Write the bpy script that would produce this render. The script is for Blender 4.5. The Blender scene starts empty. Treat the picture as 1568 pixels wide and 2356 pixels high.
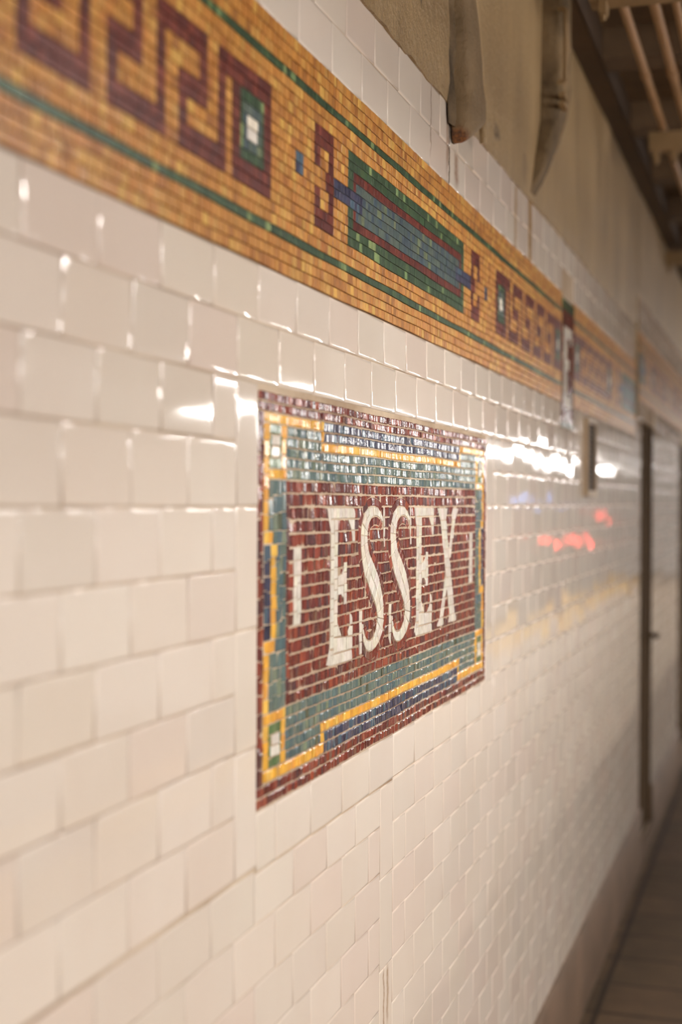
import bpy, math, random
from mathutils import Matrix, Vector

R = random.Random(7)
C = bpy.context.scene.collection
sc = bpy.context.scene

# ------------------------------------------------------------------ helpers
def lin(c):
    return tuple((v/12.92 if v <= 0.04045 else ((v+0.055)/1.055)**2.4) for v in [q/255.0 for q in c])

def tag(o, label=None, cat=None, group=None, kind=None):
    if label: o['label'] = label
    if cat: o['category'] = cat
    if group: o['group'] = group
    if kind: o['kind'] = kind
    return o

def empty(name, loc, label, cat, group=None):
    o = bpy.data.objects.new(name, None); C.objects.link(o)
    o.location = loc; o.empty_display_size = 0.05
    return tag(o, label, cat, group)

class MB:
    """collects polygons (with a colour each) and links them as one mesh object"""
    def __init__(self):
        self.v = []; self.f = []; self.c = []; self.smooth = []
    def add(self, vs, fs, col=(1, 1, 1), smooth=False):
        n = len(self.v); self.v += vs
        for f in fs:
            self.f.append([n+i for i in f]); self.c.append(col); self.smooth.append(smooth)
    def box(self, a, b, col=(1, 1, 1)):
        x0, y0, z0 = a; x1, y1, z1 = b
        vs = [(x0,y0,z0),(x1,y0,z0),(x1,y1,z0),(x0,y1,z0),(x0,y0,z1),(x1,y0,z1),(x1,y1,z1),(x0,y1,z1)]
        self.add(vs, [(0,3,2,1),(4,5,6,7),(0,1,5,4),(1,2,6,5),(2,3,7,6),(3,0,4,7)], col)
    def tube(self, p, q, r, n=14, col=(1,1,1), cap=True):
        p = Vector(p); q = Vector(q); d = (q-p).normalized()
        a = d.orthogonal().normalized(); b = d.cross(a)
        vs = []
        for c in (p, q):
            for i in range(n):
                t = 2*math.pi*i/n
                vs.append(tuple(c + r*(math.cos(t)*a+math.sin(t)*b)))
        self.add(vs, [(i, (i+1) % n, n+(i+1) % n, n+i) for i in range(n)], col, True)
        if cap:
            self.add(vs, [tuple(reversed(range(n))), tuple(range(n, 2*n))], col)
    def tess(self, poly, col, y=0.0, h=0.004, bev=0.0011, drop=0.0005, tilt=0.02):
        """one little wall tile: poly in (x, z), its face at depth y towards -Y"""
        n = len(poly)
        ar = sum(poly[i][0]*poly[(i+1) % n][1]-poly[(i+1) % n][0]*poly[i][1] for i in range(n))
        if abs(ar) < 2e-6: return
        if ar < 0: poly = poly[::-1]
        cx = sum(p[0] for p in poly)/n; cz = sum(p[1] for p in poly)/n
        tx = R.gauss(0, tilt); tz = R.gauss(0, tilt)
        vs = []
        for (x, z) in poly:                                        # face
            d = math.hypot(x-cx, z-cz) or 1e-6; k = max(0.45, 1-bev*1.3/d)
            X, Z = cx+(x-cx)*k, cz+(z-cz)*k
            vs.append((X, y+(X-cx)*tx+(Z-cz)*tz, Z))
        for (x, z) in poly:                                        # rounded edge
            vs.append((x, y+drop+(x-cx)*tx+(z-cz)*tz, z))
        for (x, z) in poly:                                        # side
            vs.append((x, y+h, z))
        fs = [tuple(range(n))]
        for i in range(n):
            j = (i+1) % n
            fs.append((n+i, n+j, j, i)); fs.append((2*n+i, 2*n+j, n+j, n+i))
        self.add(vs, fs, col)
    def build(self, name, mat, parent=None, origin=None):
        me = bpy.data.meshes.new(name)
        v = self.v
        if origin is not None:
            ox, oy, oz = origin
            v = [(a-ox, b-oy, c-oz) for a, b, c in v]
        me.from_pydata(v, [], self.f)
        at = me.attributes.new('tint', 'FLOAT_COLOR', 'FACE')
        flat = []
        for c in self.c: flat += [c[0], c[1], c[2], 1.0]
        at.data.foreach_set('color', flat)
        me.polygons.foreach_set('use_smooth', self.smooth)
        me.update()
        me.materials.append(mat)
        o = bpy.data.objects.new(name, me); C.objects.link(o)
        if origin is not None: o.location = origin
        if parent is not None:
            o.parent = parent
            o.location = (0, 0, 0) if parent.parent is not None else -parent.location   # a part's own origin already lies at the world origin
        return o

# ------------------------------------------------------------------ materials
def mat_new(name):
    m = bpy.data.materials.new(name); m.use_nodes = True
    nt = m.node_tree; b = nt.nodes['Principled BSDF']
    return m, nt, b

def noise(nt, scale, detail=3, rough=0.5, vec=None):
    n = nt.nodes.new('ShaderNodeTexNoise'); n.inputs['Scale'].default_value = scale
    n.inputs['Detail'].default_value = detail; n.inputs['Roughness'].default_value = rough
    if vec is not None: nt.links.new(vec, n.inputs['Vector'])
    return n

def coords(nt, scale=(1, 1, 1)):
    g = nt.nodes.new('ShaderNodeNewGeometry')
    mp = nt.nodes.new('ShaderNodeMapping'); mp.inputs['Scale'].default_value = scale
    nt.links.new(g.outputs['Position'], mp.inputs['Vector'])
    return mp.outputs['Vector']

def ramp(nt, fac, stops):
    r = nt.nodes.new('ShaderNodeValToRGB'); cr = r.color_ramp
    while len(cr.elements) < len(stops): cr.elements.new(0.5)
    for e, (p, c) in zip(cr.elements, stops):
        e.position = p; e.color = (c[0], c[1], c[2], 1)
    nt.links.new(fac, r.inputs['Fac'])
    return r.outputs['Color']

def bump(nt, b, h, strength, dist=0.01, prev=None):
    n = nt.nodes.new('ShaderNodeBump'); n.inputs['Strength'].default_value = strength
    n.inputs['Distance'].default_value = dist
    nt.links.new(h, n.inputs['Height'])
    if prev is not None: nt.links.new(prev, n.inputs['Normal'])
    nt.links.new(n.outputs['Normal'], b.inputs['Normal'])
    return n.outputs['Normal']

def tint_node(nt):
    a = nt.nodes.new('ShaderNodeAttribute'); a.attribute_name = 'tint'
    return a.outputs['Color']

def mul(nt, a, b, fac=1.0):
    m = nt.nodes.new('ShaderNodeMix'); m.data_type = 'RGBA'; m.blend_type = 'MULTIPLY'
    m.inputs[0].default_value = fac
    nt.links.new(a, m.inputs[6])
    if isinstance(b, tuple): m.inputs[7].default_value = (*b, 1)
    else: nt.links.new(b, m.inputs[7])
    return m.outputs[2]

def stains(nt, col, spots):
    """drips and cracks of their own shape: (x, half width, z low, z high, colour, strength, wobble)"""
    g = nt.nodes.new('ShaderNodeNewGeometry'); sp = nt.nodes.new('ShaderNodeSeparateXYZ')
    nt.links.new(g.outputs['Position'], sp.inputs['Vector'])
    nz = noise(nt, 26, 3, 0.6, coords(nt, (0.4, 0, 1)))
    fine = noise(nt, 120, 3, 0.6, coords(nt))
    def M(op, a, b, clamp=False):
        n = nt.nodes.new('ShaderNodeMath'); n.operation = op; n.use_clamp = clamp
        for i, v in enumerate((a, b)):
            if isinstance(v, (int, float)): n.inputs[i].default_value = v
            else: nt.links.new(v, n.inputs[i])
        return n.outputs[0]
    for x, hw, zl, zh, c, st, wob in spots:
        w = M('MULTIPLY', M('SUBTRACT', nz.outputs['Fac'], 0.5), wob)
        d = M('ABSOLUTE', M('SUBTRACT', M('ADD', sp.outputs['X'], w), x), 0)
        a = M('SUBTRACT', 1.0, M('DIVIDE', d, hw), True)
        b = M('MULTIPLY', M('DIVIDE', M('SUBTRACT', sp.outputs['Z'], zl), (zh-zl)*0.3, True), M('DIVIDE', M('SUBTRACT', zh, sp.outputs['Z']), 0.015, True))
        f = M('MULTIPLY', M('MULTIPLY', a, b), M('MULTIPLY', M('ADD', fine.outputs['Fac'], 0.35), st), True)
        mx = nt.nodes.new('ShaderNodeMix'); mx.data_type = 'RGBA'
        nt.links.new(f, mx.inputs[0]); nt.links.new(col, mx.inputs[6]); mx.inputs[7].default_value = (*c, 1)
        col = mx.outputs[2]
    return col
SPOTS = [(2.772, 0.006, 2.30, 2.50, lin((70, 50, 36)), 1.7, 0.020), (2.755, 0.018, 2.34, 2.50, lin((150, 118, 96)), 0.9, 0.02),
         (2.835, 0.030, 2.335, 2.42, lin((150, 112, 88)), 0.9, 0.03), (3.705, 0.035, 2.12, 2.53, lin((168, 128, 70)), 1.3, 0.03),
         (3.50, 0.03, 2.30, 2.50, lin((180, 146, 96)), 0.8, 0.03), (2.620, 0.004, 2.33, 2.50, lin((110, 80, 60)), 0.9, 0.02),
         (2.345, 0.010, 0.80, 0.915, lin((160, 128, 96)), 1.0, 0.02), (2.322, 0.006, 0.76, 0.915, lin((150, 118, 86)), 1.0, 0.02)]

def mat_tile():
    m, nt, b = mat_new('glazed_wall_tile')
    t = tint_node(nt)
    streak = noise(nt, 4, 3, 0.6, coords(nt, (1.0, 1, 0.6)))
    col = mul(nt, t, ramp(nt, streak.outputs['Fac'], [(0.30, (0.965, 0.945, 0.935)), (0.60, (1, 1, 1))]))
    nt.links.new(stains(nt, col, SPOTS), b.inputs['Base Color'])
    b.inputs['Roughness'].default_value = 0.045
    b.inputs['IOR'].default_value = 1.5
    w = noise(nt, 16, 1.0, 0.4, coords(nt, (0.22, 1, 1.0)))
    bump(nt, b, w.outputs['Fac'], 0.13, 0.005)
    return m

def mat_mosaic(name, rough=0.2, bumpy=0.25, scale=260):
    m, nt, b = mat_new(name)
    t = tint_node(nt)
    n1 = noise(nt, 55, 4, 0.6, coords(nt))
    col = mul(nt, t, ramp(nt, n1.outputs['Fac'], [(0.30, (0.80, 0.78, 0.76)), (0.62, (1.04, 1.04, 1.04))]))
    nt.links.new(col, b.inputs['Base Color'])
    b.inputs['Roughness'].default_value = rough
    b.inputs['IOR'].default_value = 1.5
    n2 = noise(nt, scale, 2, 0.5, coords(nt))
    bump(nt, b, n2.outputs['Fac'], bumpy, 0.0008)
    return m

def mat_plain(name, c1, c2, scale=4, rough=0.7, bs=0.3, bscale=60, bd=0.003, stretch=(1, 1, 1), metallic=0.0, detail=6):
    m, nt, b = mat_new(name)
    n1 = noise(nt, scale, detail, 0.6, coords(nt, stretch))
    nt.links.new(ramp(nt, n1.outputs['Fac'], [(0.32, c1), (0.68, c2)]), b.inputs['Base Color'])
    b.inputs['Roughness'].default_value = rough
    b.inputs['Metallic'].default_value = metallic
    n2 = noise(nt, bscale, 5, 0.6, coords(nt))
    bump(nt, b, n2.outputs['Fac'], bs, bd)
    return m

def mat_emit(name, col, strength):
    m, nt, b = mat_new(name)
    b.inputs['Base Color'].default_value = (*col, 1)
    b.inputs['Emission Color'].default_value = (*col, 1)
    b.inputs['Emission Strength'].default_value = strength
    return m

def mat_rusty_plaster():
    """the painted casing; a rust stain sits at its lower near corner"""
    m, nt, b = mat_new('painted_casing')
    n1 = noise(nt, 9, 6, 0.65, coords(nt, (1, 1, 0.5)))
    base = ramp(nt, n1.outputs['Fac'], [(0.3, lin((110, 88, 58))), (0.7, lin((148, 122, 86)))])
    g = nt.nodes.new('ShaderNodeNewGeometry')
    dist = nt.nodes.new('ShaderNodeVectorMath'); dist.operation = 'DISTANCE'
    nt.links.new(g.outputs['Position'], dist.inputs[0]); dist.inputs[1].default_value = (2.792, -0.010, 2.428)
    n3 = noise(nt, 90, 4, 0.7, coords(nt))
    ad = nt.nodes.new('ShaderNodeMath'); ad.operation = 'MULTIPLY_ADD'
    nt.links.new(n3.outputs['Fac'], ad.inputs[0]); ad.inputs[1].default_value = 0.030; nt.links.new(dist.outputs['Value'], ad.inputs[2])
    msk = ramp(nt, ad.outputs[0], [(0.036, (1, 1, 1)), (0.050, (0, 0, 0))])
    rust = ramp(nt, n3.outputs['Fac'], [(0.35, lin((50, 26, 10))), (0.65, lin((150, 88, 26)))])
    mx = nt.nodes.new('ShaderNodeMix'); mx.data_type = 'RGBA'
    nt.links.new(msk, mx.inputs[0]); nt.links.new(base, mx.inputs[6]); nt.links.new(rust, mx.inputs[7])
    nt.links.new(mx.outputs[2], b.inputs['Base Color'])
    b.inputs['Roughness'].default_value = 0.5
    n2 = noise(nt, 62, 6, 0.68, coords(nt)); bump(nt, b, n2.outputs['Fac'], 0.8, 0.009)
    return m

def mat_floor():
    m, nt, b = mat_new('platform_floor')
    br = nt.nodes.new('ShaderNodeTexBrick')
    br.offset = 0.0; br.squash = 1.0
    br.inputs['Color1'].default_value = (*lin((112, 90, 68)), 1); br.inputs['Color2'].default_value = (*lin((94, 78, 58)), 1)
    br.inputs['Mortar'].default_value = (*lin((58, 46, 34)), 1)
    br.inputs['Scale'].default_value = 1.0; br.inputs['Mortar Size'].default_value = 0.010
    br.inputs['Brick Width'].default_value = 0.30; br.inputs['Row Height'].default_value = 0.60
    g = nt.nodes.new('ShaderNodeNewGeometry'); mp = nt.nodes.new('ShaderNodeMapping')
    mp.inputs['Location'].default_value = (0.0, 0.05, 0)
    nt.links.new(g.outputs['Position'], mp.inputs['Vector']); nt.links.new(mp.outputs['Vector'], br.inputs['Vector'])
    n1 = noise(nt, 5, 6, 0.65, coords(nt))
    nt.links.new(mul(nt, br.outputs['Color'], ramp(nt, n1.outputs['Fac'], [(0.3, (0.62, 0.60, 0.58)), (0.7, (1.05, 1.0, 0.95))])), b.inputs['Base Color'])
    b.inputs['Roughness'].default_value = 0.6
    n2 = noise(nt, 80, 4, 0.6, coords(nt)); bump(nt, b, n2.outputs['Fac'], 0.3, 0.003)
    return m

M_TILE = mat_tile()
M_GROUT = mat_plain('tile_grout', lin((134, 108, 84)), lin((206, 188, 164)), 3.2, 0.9, 0.3, 90, 0.002)
M_FRZ = mat_mosaic('frieze_mosaic', 0.36, 0.25)
M_FRZ.node_tree.nodes['Principled BSDF'].inputs['Specular IOR Level'].default_value = 0.22
M_PAN = mat_mosaic('panel_mosaic', 0.15, 0.5, 230)
M_PGROUT = mat_plain('mosaic_grout', lin((122, 104, 78)), lin((154, 134, 104)), 40, 0.9, 0.3, 300, 0.001)
M_WGROUT = mat_plain('fresh_grout', lin((206, 190, 176)), lin((222, 208, 192)), 40, 0.9, 0.3, 300, 0.001)
M_FGROUT = mat_plain('frieze_grout', lin((70, 48, 28)), lin((102, 72, 42)), 30, 0.9, 0.3, 300, 0.001)
M_PLASTER = mat_plain('painted_plaster', lin((138, 114, 80)), lin((180, 153, 112)), 2.6, 0.38, 0.9, 60, 0.008, (1.6, 1, 0.45))
_nt = M_PLASTER.node_tree; _b = _nt.nodes['Principled BSDF']
_nt.links.new(stains(_nt, _b.inputs['Base Color'].links[0].from_socket,
    [(3.22, 0.040, 2.530, 2.580, lin((70, 54, 36)), 0.9, 0.20), (3.60, 0.050, 2.50, 2.60, lin((104, 82, 54)), 0.7, 0.12),
     (2.52, 0.010, 2.60, 2.66, lin((40, 32, 24)), 1.4, 0.05), (2.38, 0.012, 2.70, 2.73, lin((40, 32, 24)), 1.4, 0.06), (4.55, 0.06, 2.55, 3.0, lin((118, 94, 62)), 0.7, 0.10), (5.3, 0.08, 2.55, 3.0, lin((118, 94, 62)), 0.7, 0.10)]),
    _b.inputs['Base Color'])
M_CASING = mat_rusty_plaster()
M_ROUGH = mat_plain('rough_dirty_plaster', lin((72, 56, 36)), lin((146, 120, 84)), 9, 0.75, 0.9, 45, 0.010, (1, 1, 0.5))
M_BASE = mat_plain('concrete_base', lin((98, 78, 60)), lin((122, 98, 78)), 4, 0.6, 0.3, 50, 0.003)
M_FLOOR = mat_floor()
M_CONC = mat_plain('pale_concrete', lin((170, 152, 132)), lin((190, 172, 150)), 3, 0.55, 0.2, 50, 0.002)
M_YSTRIP = mat_plain('yellow_warning_strip', lin((196, 150, 40)), lin((210, 166, 54)), 4, 0.6, 0.3, 40, 0.004)
M_CEIL = mat_plain('dark_ceiling_paint', lin((92, 70, 48)), lin((122, 96, 68)), 3, 0.75, 0.4, 30, 0.006)
M_GIRDER = mat_plain('dark_girder_paint', lin((62, 46, 32)), lin((80, 60, 42)), 3, 0.7, 0.4, 30, 0.006)
M_PIPE = mat_plain('painted_pipe', lin((150, 116, 82)), lin((170, 134, 98)), 6, 0.5, 0.15, 40, 0.002)
M_STRUT = mat_plain('painted_strut', lin((128, 104, 70)), lin((150, 122, 86)), 6, 0.55, 0.15, 40, 0.002)
M_DOOR = mat_plain('brown_door_paint', lin((78, 62, 44)), lin((88, 70, 50)), 3, 0.9, 0.15, 40, 0.002)
M_DOOR.node_tree.nodes['Principled BSDF'].inputs['Specular IOR Level'].default_value = 0.06
M_VENT = mat_plain('tan_vent_paint', lin((158, 136, 108)), lin((174, 150, 122)), 6, 0.5, 0.1, 40, 0.001)
M_SLAT = mat_plain('dark_vent_slat', lin((78, 60, 44)), lin((96, 74, 54)), 6, 0.5, 0.1, 40, 0.001)
M_BLACK = mat_plain('dark_void', (0.01, 0.008, 0.006), (0.02, 0.016, 0.012), 5, 0.9, 0.1)
M_HOUSE = mat_plain('lamp_housing_paint', (0.25, 0.22, 0.18), (0.3, 0.26, 0.22), 5, 0.6, 0.1)
M_KEY = mat_emit('added_key_glow', (1.0, 0.955, 0.91), 160.0)
M_TUBE = mat_emit('tube_glow', (1.0, 0.965, 0.93), 80.0)
M_FAR = mat_emit('far_tube_glow', (1.0, 0.965, 0.93), 95.0)
M_RED = mat_emit('red_lens_glow', (1.0, 0.06, 0.05), 45.0)
M_BLUE = mat_emit('blue_lens_glow', (0.20, 0.42, 1.0), 14.0)

# ------------------------------------------------------------------ colours of the glazes
def vary(c, s=0.10, hue=0.03):
    k = 1+R.uniform(-s, s)
    return tuple(max(0.002, v*k*(1+R.uniform(-hue, hue))) for v in c)

YEL = [(lin((190, 134, 66)), 5), (lin((180, 122, 58)), 4), (lin((196, 146, 76)), 2), (lin((206, 160, 82)), 1.2), (lin((162, 106, 52)), 1.5)]
GRN = [(lin((52, 72, 50)), 5), (lin((60, 82, 56)), 3), (lin((68, 88, 58)), 1)]
LGR = [(lin((128, 146, 96)), 1), (lin((112, 134, 88)), 1)]
MAR = [(lin((100, 44, 36)), 4), (lin((88, 38, 34)), 3), (lin((114, 54, 42)), 2)]
MARP = [(lin((118, 50, 40)), 4), (lin((98, 44, 40)), 4), (lin((136, 62, 46)), 2.4), (lin((86, 50, 52)), 1.8), (lin((150, 74, 52)), 0.8), (lin((116, 76, 62)), 0.7)]
TEAL = [(lin((92, 112, 110)), 4), (lin((102, 118, 110)), 3), (lin((80, 102, 108)), 2), (lin((120, 130, 110)), 1), (lin((82, 88, 70)), 0.4)]
TEALF = [(lin((74, 88, 88)), 4), (lin((86, 98, 90)), 2), (lin((64, 78, 88)), 2), (lin((106, 116, 90)), 0.7)]
BLU = [(lin((58, 60, 84)), 4), (lin((70, 68, 90)), 2), (lin((72, 92, 108)), 2), (lin((44, 44, 68)), 2)]
YELP = [(lin((236, 178, 70)), 4), (lin((230, 164, 66)), 3), (lin((240, 194, 92)), 1.5)]
GRNP = [(lin((86, 112, 74)), 3), (lin((104, 126, 84)), 1)]
WHT = [(lin((226, 220, 208)), 3), (lin((220, 212, 200)), 2), (lin((230, 224, 206)), 1)]
PAL = dict(Y=YEL, G=GRN, L=LGR, M=MAR, P=MARP, T=TEAL, t=TEALF, B=BLU, y=YELP, g=GRNP, W=WHT)
def glaze(k):
    if k == 'G' and R.random() < 0.075: k = 'L'
    L = PAL[k]; tot = sum(w for _, w in L); q = R.uniform(0, tot)
    for c, w in L:
        q -= w
        if q <= 0: return vary(c, 0.05 if k in 'WG' else 0.10)
    return L[0][0]

# ------------------------------------------------------------------ the tiled wall
TILE_BASE = [lin((223, 210, 196)), lin((219, 207, 194)), lin((225, 213, 200)), lin((221, 206, 193))]
def wtile(mb, x0, x1, z0, z1, y=0.0, gap=0.0009):
    x0 += gap; x1 -= gap; z0 += gap; z1 -= gap
    if x1-x0 < 0.004 or z1-z0 < 0.004: return
    low = z1 < 1.30
    e = min(0.0042 if low else 0.0065, (x1-x0)*0.3, (z1-z0)*0.3)
    tx = R.gauss(0, 0.0014); tz = R.gauss(0, 0.0050 if low else 0.0130); kd = 0.6 if low else 1.0; dy = R.uniform(-0.0002, 0.0002)
    cx, cz = (x0+x1)/2, (z0+z1)/2
    col = vary(R.choice(TILE_BASE), 0.02, 0.005)
    rings = [(e, 0.0), (e*0.70, 0.0), (e*0.32, 0.00020), (e*0.10, 0.00070), (0.0, 0.0016), (0.0, 0.005)]
    vs = []
    for ins, dep in rings:
        for (x, z) in ((x0+ins, z0+ins), (x1-ins, z0+ins), (x1-ins, z1-ins), (x0+ins, z1-ins)):
            vs.append((x, y+dy+dep*kd+(x-cx)*tx+(z-cz)*tz, z))
    fs = [(0, 1, 2, 3)]
    for r in range(len(rings)-1):
        for i in range(4):
            j = (i+1) % 4
            fs.append((4*(r+1)+i, 4*(r+1)+j, 4*r+j, 4*r+i))
    mb.add(vs, fs, col, True)

HOLES = [(1.711, 3.161, 1.303, 1.848), (4.263, 4.517, 1.932, 2.40), (6.735, 7.335, 0.0, 2.105), (9.21, 9.93, 0.0, 2.105)]
def row(mb, xa, xb, z0, z1, off, pitch=0.1480, y=0.0, drift=0.0006):
    """a course of tiles from xa to xb; one joint falls at x = off"""
    spans = [(xa, xb)]
    for hx0, hx1, hz0, hz1 in HOLES:
        if min(z1, hz1)-max(z0, hz0) > 0.012:
            ns = []
            for a, b in spans:
                if hx0 > a: ns.append((a, min(b, hx0)))
                if hx1 < b: ns.append((max(a, hx1), b))
            spans = [s for s in ns if s[1]-s[0] > 0.006]
    for a, b in spans:
        k = math.floor((a-off)/pitch)
        x = a
        while x < b-1e-4:
            k += 1
            nx = off+k*pitch+R.uniform(-drift, drift)*2
            if nx-x < 0.008: continue
            nx = min(nx, b)
            if b-nx < 0.008: nx = b
            wtile(mb, x, nx, z0, z1, y)
            x = nx

X0, X1 = 0.62, 11.6
OD, EV = 1.1150, 1.1910
tiles = MB()
row(tiles, X0, X1, 1.933, 2.007, OD)
row(tiles, X0, X1, 1.855, 1.933, EV)
LZ = [1.855, 1.778, 1.696, 1.618, 1.540, 1.464, 1.390, 1.312, 1.233]
for i in range(8):
    row(tiles, X0, 1.634, LZ[i+1], LZ[i], OD if i % 2 == 0 else EV)
RZ = [1.855, 1.776, 1.696, 1.618, 1.540, 1.463, 1.386, 1.306, 1.226]
for i in range(8):
    row(tiles, 3.240, X1, RZ[i+1], RZ[i], OD if i % 2 == 0 else EV)
SZ = [1.855, 1.697, 1.541, 1.388, 1.233]
for i in range(4):                                                   # upright tiles beside the name panel
    wtile(tiles, 1.634, 1.710, SZ[i+1], SZ[i])
SZ2 = [1.855, 1.696, 1.540, 1.386, 1.226]
for i in range(4):
    wtile(tiles, 3.162, 3.240, SZ2[i+1], SZ2[i])
row(tiles, 1.709, 2.374, 1.225, 1.302, EV-0.0010)
row(tiles, 2.374, 3.240, 1.226, 1.302, EV)
LOW = [1.2295, 1.158, 1.080, 1.004, 0.926, 0.848, 0.770, 0.692, 0.614, 0.536, 0.458, 0.380, 0.302, 0.284]
for i in range(len(LOW)-1):
    row(tiles, X0, 1.703 if i == 0 else 2.2945, LOW[i+1], LOW[i], OD if i % 2 == 0 else EV)
row(tiles, 1.703, 2.2945, 1.158, 1.224, OD+0.0005)
LOR = [1.225, 1.150, 1.068, 0.992, 0.914, 0.835, 0.757, 0.679, 0.601, 0.523, 0.445, 0.367, 0.284]
for i in range(len(LOR)-1):
    row(tiles, 2.3755, X1, LOR[i+1], LOR[i], (2.525 if i % 2 == 0 else 2.459))
z = 1.223; 
for zn in (1.068, 0.912, 0.757, 0.601, 0.446, 0.284):                 # upright joint strip under the panel
    wtile(tiles, 2.2945, 2.3755, zn, z); z = zn
row(tiles, X0, 6.45, 2.3375, 2.4145, 2.161, 0.1515)
row(tiles, X0, 6.45, 2.4145, 2.4960, 2.233, 0.1530)
# courses around the raised stretch of frieze over the doors
row(tiles, 6.45, X1, 2.476, 2.552, 2.161, 0.1515, -0.014)
row(tiles, 6.45, X1, 2.552, 2.628, 2.233, 0.1530, -0.014)
row(tiles, 6.45, X1, 2.084, 2.164, OD, 0.148, -0.014)
row(tiles, 6.45, X1, 2.007, 2.084, EV, 0.148, 0.0)
wall = tiles.build('wall_left', M_TILE)
tag(wall, kind='structure', label='cream glazed tile wall of the platform')
g = MB()
YG = 0.0022
xs = [X0, 6.735, 7.335, 9.21, 9.93, X1]
for a, b in ((0, 1), (2, 3), (4, 5)):
    g.box((xs[a], YG, 0.0), (xs[b], YG+0.25, 2.13))
g.box((X0, YG, 2.105), (X1, YG+0.25, 3.4))
for a, b in ((1, 2), (3, 4)):
    g.box((xs[a], YG, 0.0), (xs[b], YG+0.25, 0.105))
g.box((6.45, -0.0108, 2.085), (X1, YG+0.1, 2.64))
o = g.build('wall_backing', M_GROUT); o.parent = wall
g = MB(); g.box((2.3765, YG-0.0005, 0.27), (6.735, YG+0.05, 1.226)); g.box((3.162, YG-0.0005, 1.226), (6.735, YG+0.05, 1.855)); g.box((7.335, YG-0.0005, 0.27), (9.21, YG+0.05, 1.855))
o = g.build('newer_grout', M_WGROUT); o.parent = wall

# ------------------------------------------------------------------ mosaic frieze
ZT = [2.337, 2.3205, 2.3040, 2.2875, 2.2760] + [2.2600, 2.2450] + [2.2450-0.0148*(i+1) for i in range(10)] + [2.0815, 2.0665, 2.0545, 2.0390, 2.0235, 2.0080]
NR = len(ZT)-1
B0 = 6                                    # first row of the ornaments
def zw(i, x, s=1.0):
    return 0.0006*s*(math.sin(x*9+i*1.7)+0.6*math.sin(x*23+i*0.9))

def frieze_elements(x_lo, x_hi):
    """(x0, x1, first row, last row, glaze, part) - later ones lie over earlier ones"""
    E = []
    def e(x0, x1, r0, r1, k, part): E.append((x0, x1, B0+r0, B0+r1, k, part))
    Cm = 2.4975; Pm = 4.390
    def maps(x):                          # the design and its mirror images along the wall
        return None
    def half(f, tagn):
        # f maps the left-hand design on to the wall
        def s(x0, x1, r0, r1, k, part):
            a, b = f(x0), f(x1)
            e(min(a, b), max(a, b), r0, r1, k, (part, tagn))
        # square rosette
        s(1.611, 1.747, 0, 9, 'M', 'rosette'); s(1.637, 1.720, 2, 7, 'G', 'rosette')
        s(1.648, 1.711, 3, 6, 't', 'rosette'); s(1.661, 1.698, 4, 5, 'W', 'rosette')
        # fret of hooked meanders
        s(1.566, 1.611, 0, 1, 'M', 'fret'); s(1.566, 1.590, 0, 9, 'M', 'fret')
        for u in range(4):
            o = 1.451-0.174*u
            s(o, o+0.139, 8, 9, 'M', 'fret'); s(o, o+0.024, 4, 9, 'M', 'fret'); s(o, o+0.082, 4, 5, 'M', 'fret')
            s(o+0.059, o+0.082, 2, 5, 'M', 'fret'); s(o-0.057, o+0.082, 0, 1, 'M', 'fret'); s(o-0.057, o-0.035, 0, 9, 'M', 'fret')
        # square at the other end of the fret
        q = 0.862
        s(q-0.120, q+0.008, 0, 9, 'M', 'rosette2'); s(q-0.098, q-0.020, 2, 7, 'G', 'rosette2')
        s(q-0.088, q-0.030, 3, 6, 't', 'rosette2'); s(q-0.076, q-0.042, 4, 5, 'W', 'rosette2')
        # bracket and dot
        s(1.926, 2.015, 0, 1, 'M', 'bracket'); s(1.926, 1.952, 2, 3, 'M', 'bracket'); s(1.991, 2.015, 2, 3, 'M', 'bracket')
        s(1.977, 2.015, 4, 5, 'M', 'bracket'); s(1.926, 1.952, 6, 7, 'M', 'bracket'); s(1.991, 2.015, 6, 7, 'M', 'bracket')
        s(1.926, 2.015, 8, 9, 'M', 'bracket')
        s(1.845, 1.876, 4, 5, 'B', 'dot')
        # long cartouche, this half
        m = Cm+0.0005
        s(2.088, m, 0, 1, 'G', 'cartouche'); s(2.088, 2.115, 2, 7, 'G', 'cartouche'); s(2.088, m, 8, 9, 'G', 'cartouche')
        s(2.115, m, 2, 2, 'M', 'cartouche'); s(2.115, m, 7, 7, 'M', 'cartouche'); s(2.115, 2.130, 3, 6, 'M', 'cartouche')
        s(2.130, m, 3, 6, 't', 'cartouche')
        s(2.016, 2.165, 4, 5, 'B', 'cartouche')
    fs = [lambda x: x, lambda x: 2*Cm-x, lambda x: 2*Pm-(2*Cm-x), lambda x: 2*Pm-x]
    for n, f in enumerate(fs): half(f, n)
    shift = 2*(2*Pm-Cm-Pm)                # the next repeat, beyond
    for n in (4, 5):
        half(lambda x, n=n: fs[n-4](x)+2*(Pm-Cm)*2, n)
    return [q for q in E if q[1] > x_lo and q[0] < x_hi]

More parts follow.
